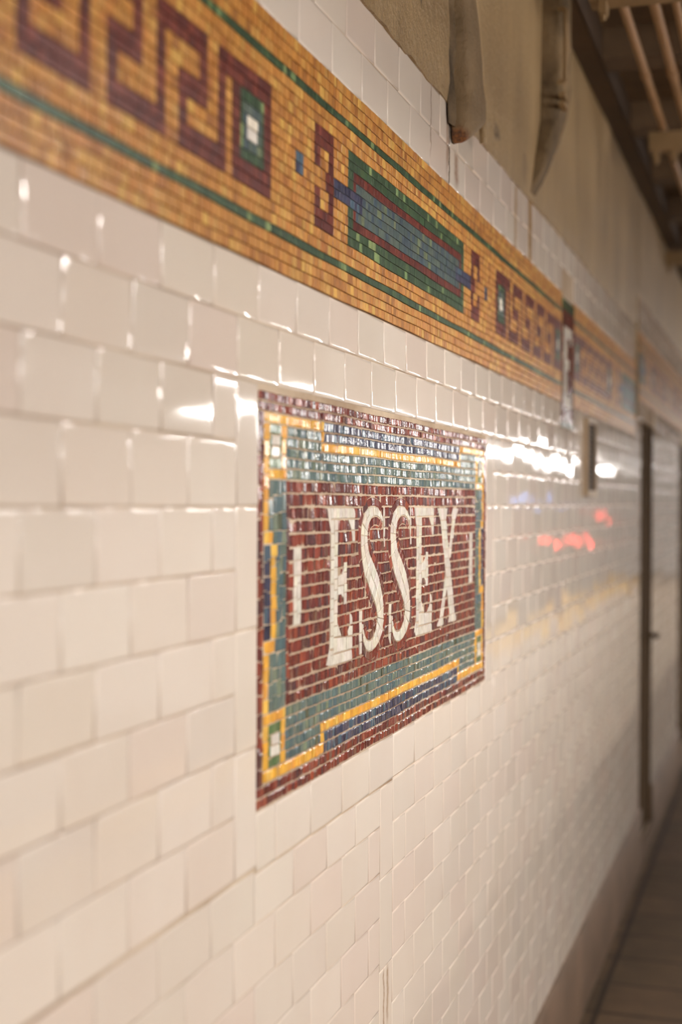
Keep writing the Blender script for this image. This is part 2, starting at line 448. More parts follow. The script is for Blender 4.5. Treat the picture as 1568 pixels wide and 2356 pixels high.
def lay(mb_of, x_lo, x_hi, holes, zmap, y, elems):
    for i in range(NR):
        segs = []
        cuts = {x_lo, x_hi}
        row_e = [q for q in elems if q[2] <= i <= q[3]]
        for q in row_e:
            for x in (q[0], q[1]):
                if x_lo < x < x_hi: cuts.add(x)
        for h in holes:
            for x in h:
                if x_lo < x < x_hi: cuts.add(x)
        cuts = sorted(cuts)
        for a, b in zip(cuts, cuts[1:]):
            if b-a < 1e-5: continue
            mid = (a+b)/2
            if any(h[0] < mid < h[1] for h in holes): continue
            k, part = ('G', ('green_stripe', i)) if i in (3, 18) else ('Y', ('field', 0))
            for q in row_e:
                if q[0] <= mid <= q[1]: k, part = q[4], q[5]
            if segs and segs[-1][2] == k and segs[-1][3] == part and abs(segs[-1][1]-a) < 1e-5:
                segs[-1][1] = b
            else: segs.append([a, b, k, part])
        for a, b, k, part in segs:
            wdt = dict(Y=0.0168, G=0.0165, M=0.0165, t=0.0165, B=0.0170, W=0.037).get(k, 0.016)
            n = max(1, round((b-a)/wdt)) if k != 'W' else 1
            ws = [R.uniform(0.72, 1.28) for _ in range(n)]; tot = sum(ws)
            x = a
            for w in ws:
                nx = x+(b-a)*w/tot
                soft = k in 'GLtMB'
                g0 = 0.0003 if soft else 0.0006
                gz = 0.0007
                zt0 = ZT[i]-gz; zb0 = ZT[i+1]+gz
                poly = [(x+g0, zmap(zb0+zw(i+1, x))), (nx-g0, zmap(zb0+zw(i+1, nx))), (nx-g0, zmap(zt0+zw(i, nx))), (x+g0, zmap(zt0+zw(i, x)))]
                mb_of(part).tess(poly, glaze(k), y=y+R.uniform(-0.0003, 0.0003), h=0.0045, bev=0.0005 if soft else 0.0009, drop=0.00018 if soft else 0.0005, tilt=0.007 if soft else 0.013)
                x = nx

NAMES = {'field': 'yellow_field', 'green_stripe': 'green_stripe', 'rosette': 'square_motif', 'rosette2': 'square_motif',
         'fret': 'fret_motif', 'bracket': 'bracket_motif', 'dot': 'dot_motif', 'cartouche': 'long_motif'}
PLAB = {'field': 'mottled yellow mosaic field', 'green_stripe': 'thin dark green stripe with pale green accents',
        'rosette': 'maroon square with green rim and white centre', 'rosette2': 'maroon square with green rim and white centre',
        'fret': 'maroon hooked meander pattern', 'bracket': 'maroon bracket shaped motif', 'dot': 'small blue dot',
        'cartouche': 'long green, maroon and teal motif with blue ends'}
def make_frieze(label, x_lo, x_hi, holes, zmap, y, group=None):
    root = empty('mosaic_frieze', (x_lo, 0, zmap(2.008)), label, 'mosaic frieze')
    parts = {}
    def mb_of(p):
        if p[0] == 'cartouche': p = ('cartouche', {0: 0, 1: 0, 2: 2, 3: 2, 4: 4, 5: 4}[p[1]])
        return parts.setdefault(p, MB())
    lay(mb_of, x_lo, x_hi, holes, zmap, y, frieze_elements(x_lo, x_hi))
    for p, mb in parts.items():
        o = mb.build(NAMES[p[0]], M_FRZ, root)
        o['label'] = PLAB[p[0]]
    bk = MB(); bk.box((x_lo, y+0.0030, zmap(2.0075)), (x_hi, y+0.012, zmap(2.3375)))
    bk.build('grout_bed', M_FGROUT, root)
    return root
ident = lambda q: q
make_frieze('yellow mosaic frieze with maroon frets, above the name panel', 0.75, 4.2625, [], ident, -0.0012)
make_frieze('blurred yellow mosaic frieze stretch between the tall monogram tablet and the doorway', 4.5175, 6.449, [], ident, -0.0012)
make_frieze('raised yellow mosaic frieze stretch stepping up over the dark doorways', 6.452, 10.6, [], lambda q: 2.165+(q-2.008)*(0.310/0.329), -0.0155)

# ------------------------------------------------------------------ polygons
def inside(p, x, z):
    c = False; n = len(p); j = n-1
    for i in range(n):
        xi, zi = p[i]; xj, zj = p[j]
        if (zi > z) != (zj > z) and x < (xj-xi)*(z-zi)/(zj-zi)+xi: c = not c
        j = i
    return c
def shrink(poly, g):
    n = len(poly); cx = sum(p[0] for p in poly)/n; cz = sum(p[1] for p in poly)/n
    out = []
    for x, z in poly:
        sx = max(0.3, 1-g/max(abs(x-cx), 1e-6)); sz = max(0.3, 1-g/max(abs(z-cz), 1e-6))
        d = math.hypot(x-cx, z-cz); k = max(0.3, 1-g*1.35/max(d, 1e-6))
        out.append((cx+(x-cx)*k, cz+(z-cz)*k))
    return out

# ------------------------------------------------------------------ name panel
PX0, PX1, PC = 1.7115, 3.1605, 2.436
panel = empty('mosaic_name_panel', (PX0, 0, 1.302), 'framed maroon mosaic panel spelling ESSEX in white letters, set in the cream tiles', 'mosaic sign')
YP = 0.0012
GP = 0.00045
pp = {}
def P(part): return pp.setdefault(part, MB())
def prow(part, x0, x1, z0, z1, k, w=0.0124, gz=0.0011, tilt=0.045):
    n = max(1, round((x1-x0)/w)); ws = [R.uniform(0.68, 1.32) for _ in range(n)]; tot = sum(ws); x = x0
    for q in ws:
        nx = x+(x1-x0)*q/tot
        a, b, c, d = [R.uniform(-0.0004, 0.0004) for _ in range(4)]
        wv = lambda xx, zz: 0.0007*math.sin(xx*14+zz*40)
        P(part).tess([(x+GP*0.6, z0+gz+a+wv(x, z0)), (nx-GP*0.6, z0+gz+b+wv(nx, z0)), (nx-GP*0.6, z1-gz+c+wv(nx, z1)), (x+GP*0.6, z1-gz+d+wv(x, z1))], glaze(k), YP+R.uniform(-0.0005, 0.0004), 0.005, 0.0016, 0.0008, tilt)
        x = nx
def pcol(part, x0, x1, z0, z1, k, nc=1, ln=0.019, tilt=0.04):
    for c in range(nc):
        a = x0+(x1-x0)*c/nc; b = x0+(x1-x0)*(c+1)/nc
        n = max(1, round((z1-z0)/ln)); ws = [R.uniform(0.75, 1.25) for _ in range(n)]; tot = sum(ws); zz = z0
        for q in ws:
            nz = zz+(z1-z0)*q/tot
            P(part).tess([(a+GP*0.7, zz+GP), (b-GP*0.7, zz+GP), (b-GP*0.7, nz-GP), (a+GP*0.7, nz-GP)], glaze(k), YP+R.uniform(-0.0005, 0.0004), 0.005, 0.0014, 0.0008, tilt)
            zz = nz
def both(fn, part, x0, x1, *a, **k):
    fn(part, x0, x1, *a, **k)
    fn(part, 2*PC-x1, 2*PC-x0, *a, **k)

for z0, z1 in ((1.8345, 1.848), (1.821, 1.8345), (1.317, 1.332), (1.3025, 1.317)):
    prow('maroon_border', PX0, PX1, z0, z1, 'P', 0.0125, tilt=0.06)
both(pcol, 'maroon_border', PX0, 1.733, 1.332, 1.821, 'P', 2, 0.022)
# gold line
both(prow, 'gold_line', 1.733, 1.983, 1.806, 1.821, 'y')
both(pcol, 'gold_line', 1.733, 1.753, 1.664, 1.806, 'y')
both(pcol, 'gold_line', 1.801, 1.821, 1.746, 1.806, 'y')
both(prow, 'gold_line', 1.753, 1.821, 1.732, 1.746, 'y')
both(pcol, 'gold_line', 1.972, 1.983, 1.790, 1.806, 'y')
prow('gold_line', 1.972, 2*PC-1.972, 1.776, 1.790, 'y')
both(prow, 'gold_line', 1.736, 1.769, 1.646, 1.664, 'y', 0.017)
both(pcol, 'gold_line', 1.761, 1.782, 1.520, 1.646, 'y')
both(prow, 'gold_line', 1.736, 1.779, 1.502, 1.520, 'y', 0.015)
both(pcol, 'gold_line', 1.735, 1.755, 1.424, 1.502, 'y')
both(prow, 'gold_line', 1.735, 1.821, 1.409, 1.424, 'y')
both(pcol, 'gold_line', 1.735, 1.754, 1.350, 1.409, 'y')
both(pcol, 'gold_line', 1.803, 1.821, 1.350, 1.409, 'y')
both(prow, 'gold_line', 1.735, 1.991, 1.333, 1.350, 'y')
both(pcol, 'gold_line', 1.974, 1.991, 1.350, 1.364, 'y')
prow('gold_line', 1.974, 2*PC-1.974, 1.364, 1.379, 'y')
# corner squares
for n, (a, b, zt, zb) in enumerate(((1.753, 1.801, 1.806, 1.746), (2*PC-1.801, 2*PC-1.753, 1.806, 1.746), (1.754, 1.803, 1.409, 1.350), (2*PC-1.803, 2*PC-1.754, 1.409, 1.350))):
    pt = ('corner_square', n); h = (zt-zb)/4
    prow(pt, a, b, zt-h, zt, 'g', 0.017); prow(pt, a, b, zb, zb+h, 'g', 0.017)
    pcol(pt, a, a+0.009, zb+h, zt-h, 'g'); pcol(pt, b-0.006, b, zb+h, zt-h, 'g')
    prow(pt, a+0.009, b-0.006, zb+2*h, zt-h, 'W', 0.04); prow(pt, a+0.009, b-0.006, zb+h, zb+2*h, 'W', 0.04)
# teal bands and blue bars
TZ = [1.806, 1.791, 1.776, 1.7615, 1.747, 1.732]
for i in range(5):
    if i < 2: both(prow, 'teal_band', 1.821, 1.972, TZ[i+1], TZ[i], 'T', 0.0126)
    else: prow('teal_band', 1.821, 2*PC-1.821, TZ[i+1], TZ[i], 'T', 0.0126)
prow('blue_bar_top', 1.983, 2*PC-1.983, 1.805, 1.8205, 'B', 0.0126); prow('blue_bar_top', 1.983, 2*PC-1.983, 1.790, 1.805, 'B', 0.0126)
for z0, z1 in ((1.409, 1.424), (1.394, 1.409), (1.379, 1.394)):
    prow('teal_band', 1.821, 2*PC-1.821, z0, z1, 'T', 0.0126)
for z0, z1 in ((1.364, 1.379), (1.350, 1.364)):
    both(prow, 'teal_band', 1.821, 1.974, z0, z1, 'T', 0.0126)
prow('blue_bar_bottom', 1.991, 2*PC-1.991, 1.348, 1.364, 'B', 0.0126); prow('blue_bar_bottom', 1.991, 2*PC-1.991, 1.332, 1.348, 'B', 0.0126)
both(pcol, 'teal_band', 1.753, 1.821, 1.664, 1.732, 'T', 4, 0.022)
both(pcol, 'teal_band', 1.769, 1.821, 1.646, 1.664, 'T', 3, 0.02)
both(pcol, 'teal_band', 1.782, 1.821, 1.520, 1.646, 'T', 3, 0.022)
both(pcol, 'teal_band', 1.779, 1.821, 1.502, 1.520, 'T', 3, 0.02)
both(pcol, 'teal_band', 1.755, 1.821, 1.424, 1.502, 'T', 4, 0.022)
for n, s in enumerate((1, -1)):
    a, b = (1.736, 1.761) if s > 0 else (2*PC-1.761, 2*PC-1.736)
    pcol('blue_bar_left' if s > 0 else 'blue_bar_right', a, b, 1.520, 1.646, 'B', 2, 0.022)

# --- letters
LET = []                                        # every letter polygon, to cut the field
def letter(name):
    mb = MB()
    def q(poly):
        LET.append(poly)
        mb.tess(shrink(poly, 0.0007), glaze('W'), YP-0.0004+R.uniform(-0.0004, 0.0003), 0.0055, 0.0012, 0.0006, 0.02)
    def split(tl, tr, br_, bl, n):
        lp = lambda a, b, t: (a[0]+(b[0]-a[0])*t, a[1]+(b[1]-a[1])*t)
        ts = [0]+[(i+R.uniform(-0.16, 0.16))/n for i in range(1, n)]+[1]
        for a, b in zip(ts, ts[1:]):
            q([lp(bl, br_, a), lp(bl, br_, b), lp(tl, tr, b), lp(tl, tr, a)])
    def col(x0, x1, zt, zb, ln=0.0185):
        n = max(1, round((zt-zb)/ln)); zs = [zt]+[zt-(zt-zb)*(i+R.uniform(-0.18, 0.18))/n for i in range(1, n)]+[zb]
        for a, b in zip(zs, zs[1:]): q([(x0, b), (x1, b), (x1, a), (x0, a)])
    def done(lab):
        o = mb.build('letter', M_PAN, panel); o['label'] = lab; return o
    return q, split, col, done

def letter_E(X, lab):
    q, split, col, done = letter('E')
    f = lambda pts: [(X(x), z) for x, z in pts]
    q(f([(2.0012, 1.6944), (2.0170, 1.6944), (2.0170, 1.660), (2.0125, 1.666)]))
    split(*f([(2.0170, 1.6944), (2.1445, 1.6936), (2.1445, 1.6776), (2.0170, 1.6772)]), 9)
    col(X(2.0170), X(2.0348), 1.6765, 1.4830); col(X(2.0350), X(2.0535), 1.6765, 1.4990)
    q(f([(1.9970, 1.4600), (2.0185, 1.4575), (2.0190, 1.4825), (2.0165, 1.4840)]))
    split(*f([(2.0200, 1.4805), (2.0355, 1.4800), (2.0355, 1.4735), (2.0195, 1.4730)]), 1)
    split(*f([(2.0360, 1.4985), (2.1300, 1.4930), (2.1300, 1.4735), (2.0360, 1.4745)]), 6)
    split(*f([(2.0190, 1.4735), (2.1298, 1.4725), (2.1300, 1.4560), (2.0190, 1.4572)]), 8)
    q(f([(2.1030, 1.6760), (2.1430, 1.6760), (2.1430, 1.6590), (2.1235, 1.6590)]))
    q(f([(2.1240, 1.6585), (2.1430, 1.6585), (2.1425, 1.6405), (2.1310, 1.6405)]))
    q(f([(2.0540, 1.5900), (2.0540, 1.5755), (2.0840, 1.5755), (2.0840, 1.6040), (2.0740, 1.5935)]))
    q(f([(2.0540, 1.5750), (2.0840, 1.5750), (2.0840, 1.5545), (2.0720, 1.5610), (2.0540, 1.5620)]))
    col(X(2.0845), X(2.1010), 1.6110, 1.5450, 0.0165)
    q(f([(2.1168, 1.5295), (2.1168, 1.5115), (2.1320, 1.5115), (2.1320, 1.5285)]))
    q(f([(2.1165, 1.5105), (2.1320, 1.5105), (2.1320, 1.4945), (2.0940, 1.4960)]))
    q(f([(2.0540, 1.5200), (2.0540, 1.4990), (2.0740, 1.4985)]))
    return done(lab)

CONT = []
def letter_S(dx, lab):
    q, split, col, done = letter('S')
    key = [(2.3045, 1.6720, .009), (2.2900, 1.6810, .011), (2.2700, 1.6870, .014), (2.2473, 1.6880, .0165), (2.2250, 1.6840, .022), (2.2080, 1.6755, .029),
           (2.1975, 1.6620, .035), (2.1942, 1.6460, .037), (2.1970, 1.6280, .039), (2.2090, 1.6060, .042), (2.2280, 1.5900, .045), (2.2490, 1.5740, .047),
           (2.2690, 1.5570, .046), (2.2850, 1.5390, .043), (2.2930, 1.5200, .040), (2.2920, 1.5030, .037), (2.2830, 1.4880, .031), (2.2650, 1.4755, .024),
           (2.2480, 1.4695, .019), (2.2313, 1.4680, .0175), (2.2150, 1.4705, .0165), (2.2010, 1.4790, .0135), (2.1925, 1.4930, .0095), (2.1885, 1.5080, .005)]
    pts = [(x+dx, z_, w) for x, z_, w in key]
    # dense centre line
    den = []
    for i in range(len(pts)-1):
        p0 = pts[max(i-1, 0)]; p1 = pts[i]; p2 = pts[i+1]; p3 = pts[min(i+2, len(pts)-1)]
        for s in range(6):
            t = s/6
            den.append(tuple(0.5*((2*b)+(-a+c)*t+(2*a-5*b+4*c-d)*t*t+(-a+3*b-3*c+d)*t**3) for a, b, c, d in zip(p0, p1, p2, p3)))
    den.append(pts[-1])
    nrm = []
    for i in range(len(den)):
        a = den[max(0, i-1)]; b = den[min(len(den)-1, i+1)]
        d = math.hypot(b[0]-a[0], b[1]-a[1]); nrm.append((-(b[1]-a[1])/d, (b[0]-a[0])/d))
    def at(i, off): return (den[i][0]+nrm[i][0]*off, den[i][1]+nrm[i][1]*off)
    def lane(fa, fb, step, emit, skew=0):
        i = 0; acc = 0; last = 0
        while i < len(den)-1:
            acc += math.hypot(den[i+1][0]-den[i][0], den[i+1][1]-den[i][1]); i += 1
            if acc >= step or i == len(den)-1:
                j = last
                emit([at(j, fa(j)), at(i, fa(i)), at(i, fb(i)), at(j, fb(j))])
                last = i; acc = 0
    hw = lambda i: den[i][2]/2
    wide = lambda i: den[i][2] > 0.023
    def emit_w(poly): q(poly)
    # one lane where the stroke is thin, two where it is broad
    runs = []; i = 0
    while i < len(den)-1:
        j = i
        while j < len(den)-1 and wide(j) == wide(i): j += 1
        runs.append((i, j, wide(i))); i = j
    for a, b, two in runs:
        L = sum(math.hypot(den[k+1][0]-den[k][0], den[k+1][1]-den[k][1]) for k in range(a, b))
        n = max(1, round(L/(0.0185 if two else 0.0115)))
        idx = [a+round((b-a)*k/n) for k in range(n+1)]
        for u, v in zip(idx, idx[1:]):
            if u == v: continue
            if two:
                q([at(u, 0), at(v, 0), at(v, hw(v)), at(u, hw(u))]); q([at(u, -hw(u)), at(v, -hw(v)), at(v, 0), at(u, 0)])
            else:
                q([at(u, -hw(u)), at(v, -hw(v)), at(v, hw(v)), at(u, hw(u))])
    # serifs
    split((2.3050+dx, 1.6945), (2.3155+dx, 1.6945), (2.3165+dx, 1.6265), (2.3095+dx, 1.6265), 1) if False else None
    zs = [1.6945, 1.6785, 1.6610, 1.6435, 1.6265]
    for a, b in zip(zs, zs[1:]):
        xa = 2.3050+dx+(1.6945-a)*0.066; xb = 2.3050+dx+(1.6945-b)*0.066
        q([(xb, b), (2.3165+dx, b), (2.3160+dx, a), (xa, a)])
    col(2.1675+dx, 2.1840+dx, 1.5295, 1.4595, 0.0175)
    o = done(lab)
    # maroon outline stones that follow the curve
    for sgn in (1, -1):
        for u in range(0, len(den)-1):
            pass
        L = 0; idx = [0]
        for k in range(len(den)-1):
            L += math.hypot(den[k+1][0]-den[k][0], den[k+1][1]-den[k][1])
            if L > 0.0165: idx.append(k+1); L = 0
        for u, v in zip(idx, idx[1:]):
            o0 = lambda i: sgn*(hw(i)+0.0009); o1 = lambda i: sgn*(hw(i)+0.0150)
            pl = [at(u, o0(u)), at(v, o0(v)), at(v, o1(v)), at(u, o1(u))]
            chord = math.hypot(pl[2][0]-pl[3][0], pl[2][1]-pl[3][1])
            d = (den[v][0]-den[u][0])*(pl[2][0]-pl[3][0])+(den[v][1]-den[u][1])*(pl[2][1]-pl[3][1])
            if d <= 0 or chord < 0.004: continue
            CONT.append(pl)
    return o

def dash(x0, x1, lab):
    mb = MB()
    for c in range(2):
        a = x0+(x1-x0)*c/2; b = x0+(x1-x0)*(c+1)/2
        n = 6
        zs = [1.640-(1.640-1.531)*(i+(R.uniform(-0.2, 0.2) if 0 < i < n else 0))/n for i in range(n+1)]
        for t, u in zip(zs, zs[1:]):
            pl = [(a, u), (b, u), (b, t), (a, t)]; LET.append(pl)
            mb.tess(shrink(pl, 0.0006), glaze('W'), YP-0.0004+R.uniform(-0.0004, 0.0003), 0.0055, 0.0012, 0.0006, 0.02)
    o = mb.build('dash', M_PAN, panel); o['label'] = lab

letter_E(lambda x: x, 'white letter E with spurred serifs')
letter_S(0.0, 'white letter S')
letter_S(0.177, 'white letter S')
letter_E(lambda x: 2.5325+(x-2.017)*1.06, 'white letter E with spurred serifs')
# X
q, split, col, done = letter('X')
zsx = [1.6680-(1.6680-1.4770)*i/10 for i in range(11)]
thick = lambda z_: 2.7220+(1.6680-z_)*0.430
THK = [(thick(1.668), 1.668), (thick(1.477), 1.477), (thick(1.477)+0.0505, 1.477), (thick(1.668)+0.0475, 1.668)]
for i in range(10):
    a, b = zsx[i], zsx[i+1]
    for c in (0, 1):
        wq = 0.0240
        q([(thick(b)+c*wq, b), (thick(b)+(c+1)*wq, b), (thick(a)+(c+1)*wq, a), (thick(a)+c*wq, a)])
thin = lambda z_: 2.8265-(1.6680-z_)*0.555
for i in range(10):
    a, b = zsx[i], zsx[i+1]
    pl = [(thin(b), b), (thin(b)+0.0265, b), (thin(a)+0.0255, a), (thin(a), a)]
    cx = sum(p[0] for p in pl)/4; cz = sum(p[1] for p in pl)/4
    ov = sum(inside(THK, p[0], p[1]) for p in pl)
    if inside(THK, cx, cz) or ov >= 3: continue
    if ov:                                                       # trim where it meets the broad stroke
        out = []
        for x, z_ in pl:
            if inside(THK, x, z_):
                x = thick(z_)-0.0008 if cx < thick(cz) else thick(z_)+0.0495
            out.append((x, z_))
        pl = out
    q(pl)
split((2.6933, 1.6927), (2.7780, 1.6925), (2.7700, 1.6685), (2.7205, 1.6685), 4)
split((2.8143, 1.6925), (2.8841, 1.6923), (2.8530, 1.6685), (2.8245, 1.6685), 4)
split((2.8030, 1.4765), (2.8565, 1.4765), (2.8796, 1.4603), (2.7944, 1.4618), 4)
split((2.7190, 1.4765), (2.7485, 1.4765), (2.7537, 1.4597), (2.6916, 1.4613), 3)
done('white letter X')
dash(1.851, 1.8825, 'short white upright bar before the word')
dash(2.988, 3.0195, 'short white upright bar after the word')

# --- maroon field, rows cut round the letters
BL = [(p, min(a for a, _ in p)-0.002, max(a for a, _ in p)+0.002, min(b for _, b in p)-0.002, max(b for _, b in p)+0.002) for p in LET]
def hit(L, x, z_):
    for p, a, b, c, d in L:
        if a <= x <= b and c <= z_ <= d and inside(p, x, z_): return True
    return False
CK = []
for pl in CONT:
    cx = sum(p[0] for p in pl)/4; cz = sum(p[1] for p in pl)/4
    pts_ = [(cx, cz)]+[(p[0]*0.75+cx*0.25, p[1]*0.75+cz*0.25) for p in pl]
    if any(hit(BL, x, z_) for x, z_ in pts_): continue
    if hit([(p, min(a for a, _ in p), max(a for a, _ in p), min(b for _, b in p), max(b for _, b in p)) for p in CK], cx, cz): continue
    if not (1.426 < cz < 1.728): continue
    CK.append(pl)
    P('maroon_field').tess(shrink(pl, 0.0007), glaze('P'), YP+R.uniform(-0.0004, 0.0004), 0.005, 0.0014, 0.0008, 0.05)
for p in CK:
    BL.append((p, min(a for a, _ in p)-0.002, max(a for a, _ in p)+0.002, min(b for _, b in p)-0.002, max(b for _, b in p)+0.002))
FZ = [1.732, 1.7145, 1.6955, 1.6770, 1.6585, 1.6395, 1.6205, 1.6020, 1.5835, 1.5660, 1.5480, 1.5305, 1.5120, 1.4935, 1.4750, 1.4565, 1.4400, 1.4240]
pcol('maroon_field', 1.8215, 1.8335, 1.424, 1.7315, 'P', 1, 0.0185)
FX0, FX1, ST = 1.8335, 2*PC-1.8215, 0.001
def blocked(x, z_): return x < FX0 or x > FX1 or hit(BL, x, z_)
for i in range(len(FZ)-1):
    zt, zb = FZ[i]-0.0014, FZ[i+1]+0.0014
    zm = (zt+zb)/2
    near = [q_ for q_ in BL if q_[4] > zb-0.001 and q_[3] < zt+0.001]
    bl = lambda x, z_: x < FX0 or x > FX1 or hit(near, x, z_)
    nstep = int((FX1-FX0)/ST); runs = []; cur = None
    for s in range(nstep+1):
        x = FX0+s*ST
        free = not bl(x, zm)
        if free and cur is None: cur = x
        if (not free or s == nstep) and cur is not None:
            if x-cur > 0.0045: runs.append((cur, x))
            cur = None
    def edge(x, z_, dirn):
        """slide x at height z_ until it sits just inside the free side; dirn=+1 for a left edge"""
        k = 0
        if bl(x+dirn*0.001, z_):
            while bl(x+dirn*0.001, z_) and k < 16: x += dirn*ST; k += 1
        else:
            while not bl(x-dirn*0.001, z_) and k < 14: x -= dirn*ST; k += 1
        return x
    for a, b in runs:
        at_, ab_ = edge(a, zt, 1), edge(a, zb, 1)
        bt_, bb_ = edge(b, zt, -1), edge(b, zb, -1)
        if bt_ < at_: at_ = bt_ = (at_+bt_)/2
        if bb_ < ab_: ab_ = bb_ = (ab_+bb_)/2
        cl_ = lambda v, m_: max(m_-0.009, min(m_+0.009, v))
        at_, ab_, bt_, bb_ = cl_(at_, a), cl_(ab_, a), cl_(bt_, b), cl_(bb_, b)
        n = max(1, round((b-a)/0.0126)); ws = [R.uniform(0.65, 1.35) for _ in range(n)]; tot = sum(ws); t = 0
        for q_i, w in enumerate(ws):
            t2 = t+w/tot
            jt = [R.uniform(-0.0005, 0.0005) for _ in range(4)]
            wv = lambda x: 0.0006*math.sin(x*13+i)
            xl, xr = a+(b-a)*t, a+(b-a)*t2
            x00, x01 = (ab_, at_) if q_i == 0 else (xl, xl)
            x10, x11 = (bb_, bt_) if q_i == n-1 else (xr, xr)
            x00 += GP*0.6; x01 += GP*0.6; x10 -= GP*0.6; x11 -= GP*0.6
            if x10 > x00-1e-4 and x11 > x01-1e-4:
                P('maroon_field').tess([(x00, zb+jt[0]+wv(x00)), (x10, zb+jt[1]+wv(x10)), (x11, zt+jt[2]+wv(x11)), (x01, zt+jt[3]+wv(x01))], glaze('P'), YP+R.uniform(-0.0005, 0.0005), 0.005, 0.0017, 0.0009, 0.05)
            t = t2
    # slivers above or below a letter edge within the row
    for zq, dirn in ((zt-0.0012, -1), (zb+0.0012, 1)):
        cur = None
        for s_ in range(nstep+1):
            x = FX0+s_*ST
            ok = bl(x, zm) and not bl(x, zq)
            if ok and cur is None: cur = x
            if cur is not None and (not ok or x-cur > 0.0125):
                x_e = x if ok else x-ST
                if x_e-cur > 0.003:
                    def reach(xx):
                        z2 = zq
                        while abs(z2-zq) < 0.016 and not bl(xx, z2): z2 += dirn*0.0007
                        return z2-dirn*0.0009
                    za, zc_ = reach(cur+0.0008), reach(x_e-0.0008)
                    ze = zt if dirn < 0 else zb
                    if abs(za-ze) > 0.0018 or abs(zc_-ze) > 0.0018:
                        P('maroon_field').tess([(cur, za), (x_e-0.0006, zc_), (x_e-0.0006, ze), (cur, ze)], glaze('P'), YP+R.uniform(-0.0004, 0.0004), 0.005, 0.0012, 0.0007, 0.05)
                cur = x if ok else None
PN = {'maroon_border': ('border', 'outer maroon border'), 'gold_line': ('gold_line', 'stepped gold yellow line'), 'teal_band': ('teal_band', 'mottled teal band'),
      'maroon_field': ('field', 'maroon field behind the letters')}
for key, mb in pp.items():
    if isinstance(key, tuple): nm, lb = 'corner_square', 'green corner square with white centre'
    elif key.startswith('blue_bar'): nm, lb = 'blue_bar', 'dark blue bar'
    else: nm, lb = PN[key]
    o = mb.build(nm, M_PAN, panel); o['label'] = lb
bk = MB(); bk.box((PX0, YP+0.0019, 1.3025), (PX1, YP+0.010, 1.848)); bk.build('grout_bed', M_PGROUT, panel)
bk = MB(); bk.box((2.374, YP+0.0015, 1.3026), (2.99, YP+0.010, 1.3325)); o = bk.build('white_grout', M_WGROUT, panel); o['label'] = 'whitish grout along the repaired foot of the panel'

# ------------------------------------------------------------------ tall monogram tablet at the end of the frieze
tab = empty('monogram_tablet', (4.264, 0, 1.932), 'tall narrow maroon mosaic tablet with a white E, interrupting the yellow frieze', 'mosaic tablet')
tp = {'letter': MB(), 'field': MB(), 'green_edge': MB(), 'green_foot': MB()}
TX0, TX1, TZ0, TZ1 = 4.264, 4.516, 1.933, 2.323
nx_, nz_ = 15, 24
for j in range(nz_):
    for i in range(nx_):
        x = TX0+(TX1-TX0)*i/nx_; x2 = TX0+(TX1-TX0)*(i+1)/nx_
        z0 = TZ0+(TZ1-TZ0)*j/nz_; z1 = TZ0+(TZ1-TZ0)*(j+1)/nz_
        key, k = 'field', 'M'
        if j == 0: key, k = 'green_foot', 'G'
        if j >= nz_-2: key, k = 'green_edge', 'G'
        stem = 2 <= i <= 5 and 4 <= j <= 18
        bars = (j in (17, 18) and 2 <= i <= 11) or (j in (4, 5) and 2 <= i <= 11) or (j in (11, 12) and 2 <= i <= 8) or (i in (10, 11) and j in (6, 16))
        if stem or bars: key, k = 'letter', 'W'
        tp[key].tess([(x+.0006, z0+.0007), (x2-.0006, z0+.0007), (x2-.0006, z1-.0007), (x+.0006, z1-.0007)], glaze(k), -0.0022+R.uniform(-.0003, .0003), 0.005, 0.001, 0.0005, 0.03)
for k_, l_ in (('letter', 'white letter E'), ('field', 'maroon ground'), ('green_edge', 'green band at the top'), ('green_foot', 'green band at the foot')):
    o = tp[k_].build(k_, M_PAN, tab); o['label'] = l_
bk = MB(); bk.box((TX0, 0.0010, TZ0), (TX1, 0.02, TZ1)); bk.build('grout_bed', M_FGROUT, tab)

# ------------------------------------------------------------------ plaster above the tiles
def hn(x, z_):
    return (math.sin(x*3.1+z_*5.3)+0.6*math.sin(x*7.7-z_*9.1+1.3)+0.4*math.sin(x*17.3+z_*13.7))
def plaster(x_lo, x_hi, z_lo, y0, name, nx=120, nz=14):
    mb = MB(); vs = []; fs = []
    for j in range(nz+1):
        for i in range(nx+1):
            x = x_lo+(x_hi-x_lo)*i/nx
            zb = z_lo+(0.0022*math.sin(x*31)+0.0016*math.sin(x*77+1)+0.0012*math.sin(x*173)) if True else z_lo
            z_ = zb+(3.115-zb)*j/nz
            vs.append((x, y0-0.0012*hn(x, z_)+(0.003 if j == 0 else 0), z_))
    for j in range(nz):
        for i in range(nx):
            a = j*(nx+1)+i; fs.append((a, a+1, a+nx+2, a+nx+1))
    mb.add(vs, fs, (1, 1, 1), True)
    n = len(mb.v)
    bot = [(vs[i][0], y0+0.012, vs[i][2]) for i in range(nx+1)]
    mb.add([vs[i] for i in range(nx+1)]+bot, [(i+1, i, nx+1+i, nx+2+i) for i in range(nx)], (1, 1, 1), False)
    return mb.build(name, M_PLASTER)
pl1 = plaster(X0, 6.45, 2.494, -0.006, 'wall_left_upper', 220)
tag(pl1, 'tan painted plaster wall above the tile courses', kind='structure')
pl2 = plaster(6.45, X1, 2.628, -0.0085, 'wall_left_upper_raised', 120)
tag(pl2, 'tan painted plaster above the raised frieze', kind='structure')
ret = MB(); ret.box((6.446, -0.0135, 2.085), (6.4525, 0.0, 2.628)); o = ret.build('wall_return', M_PLASTER); o.parent = pl2

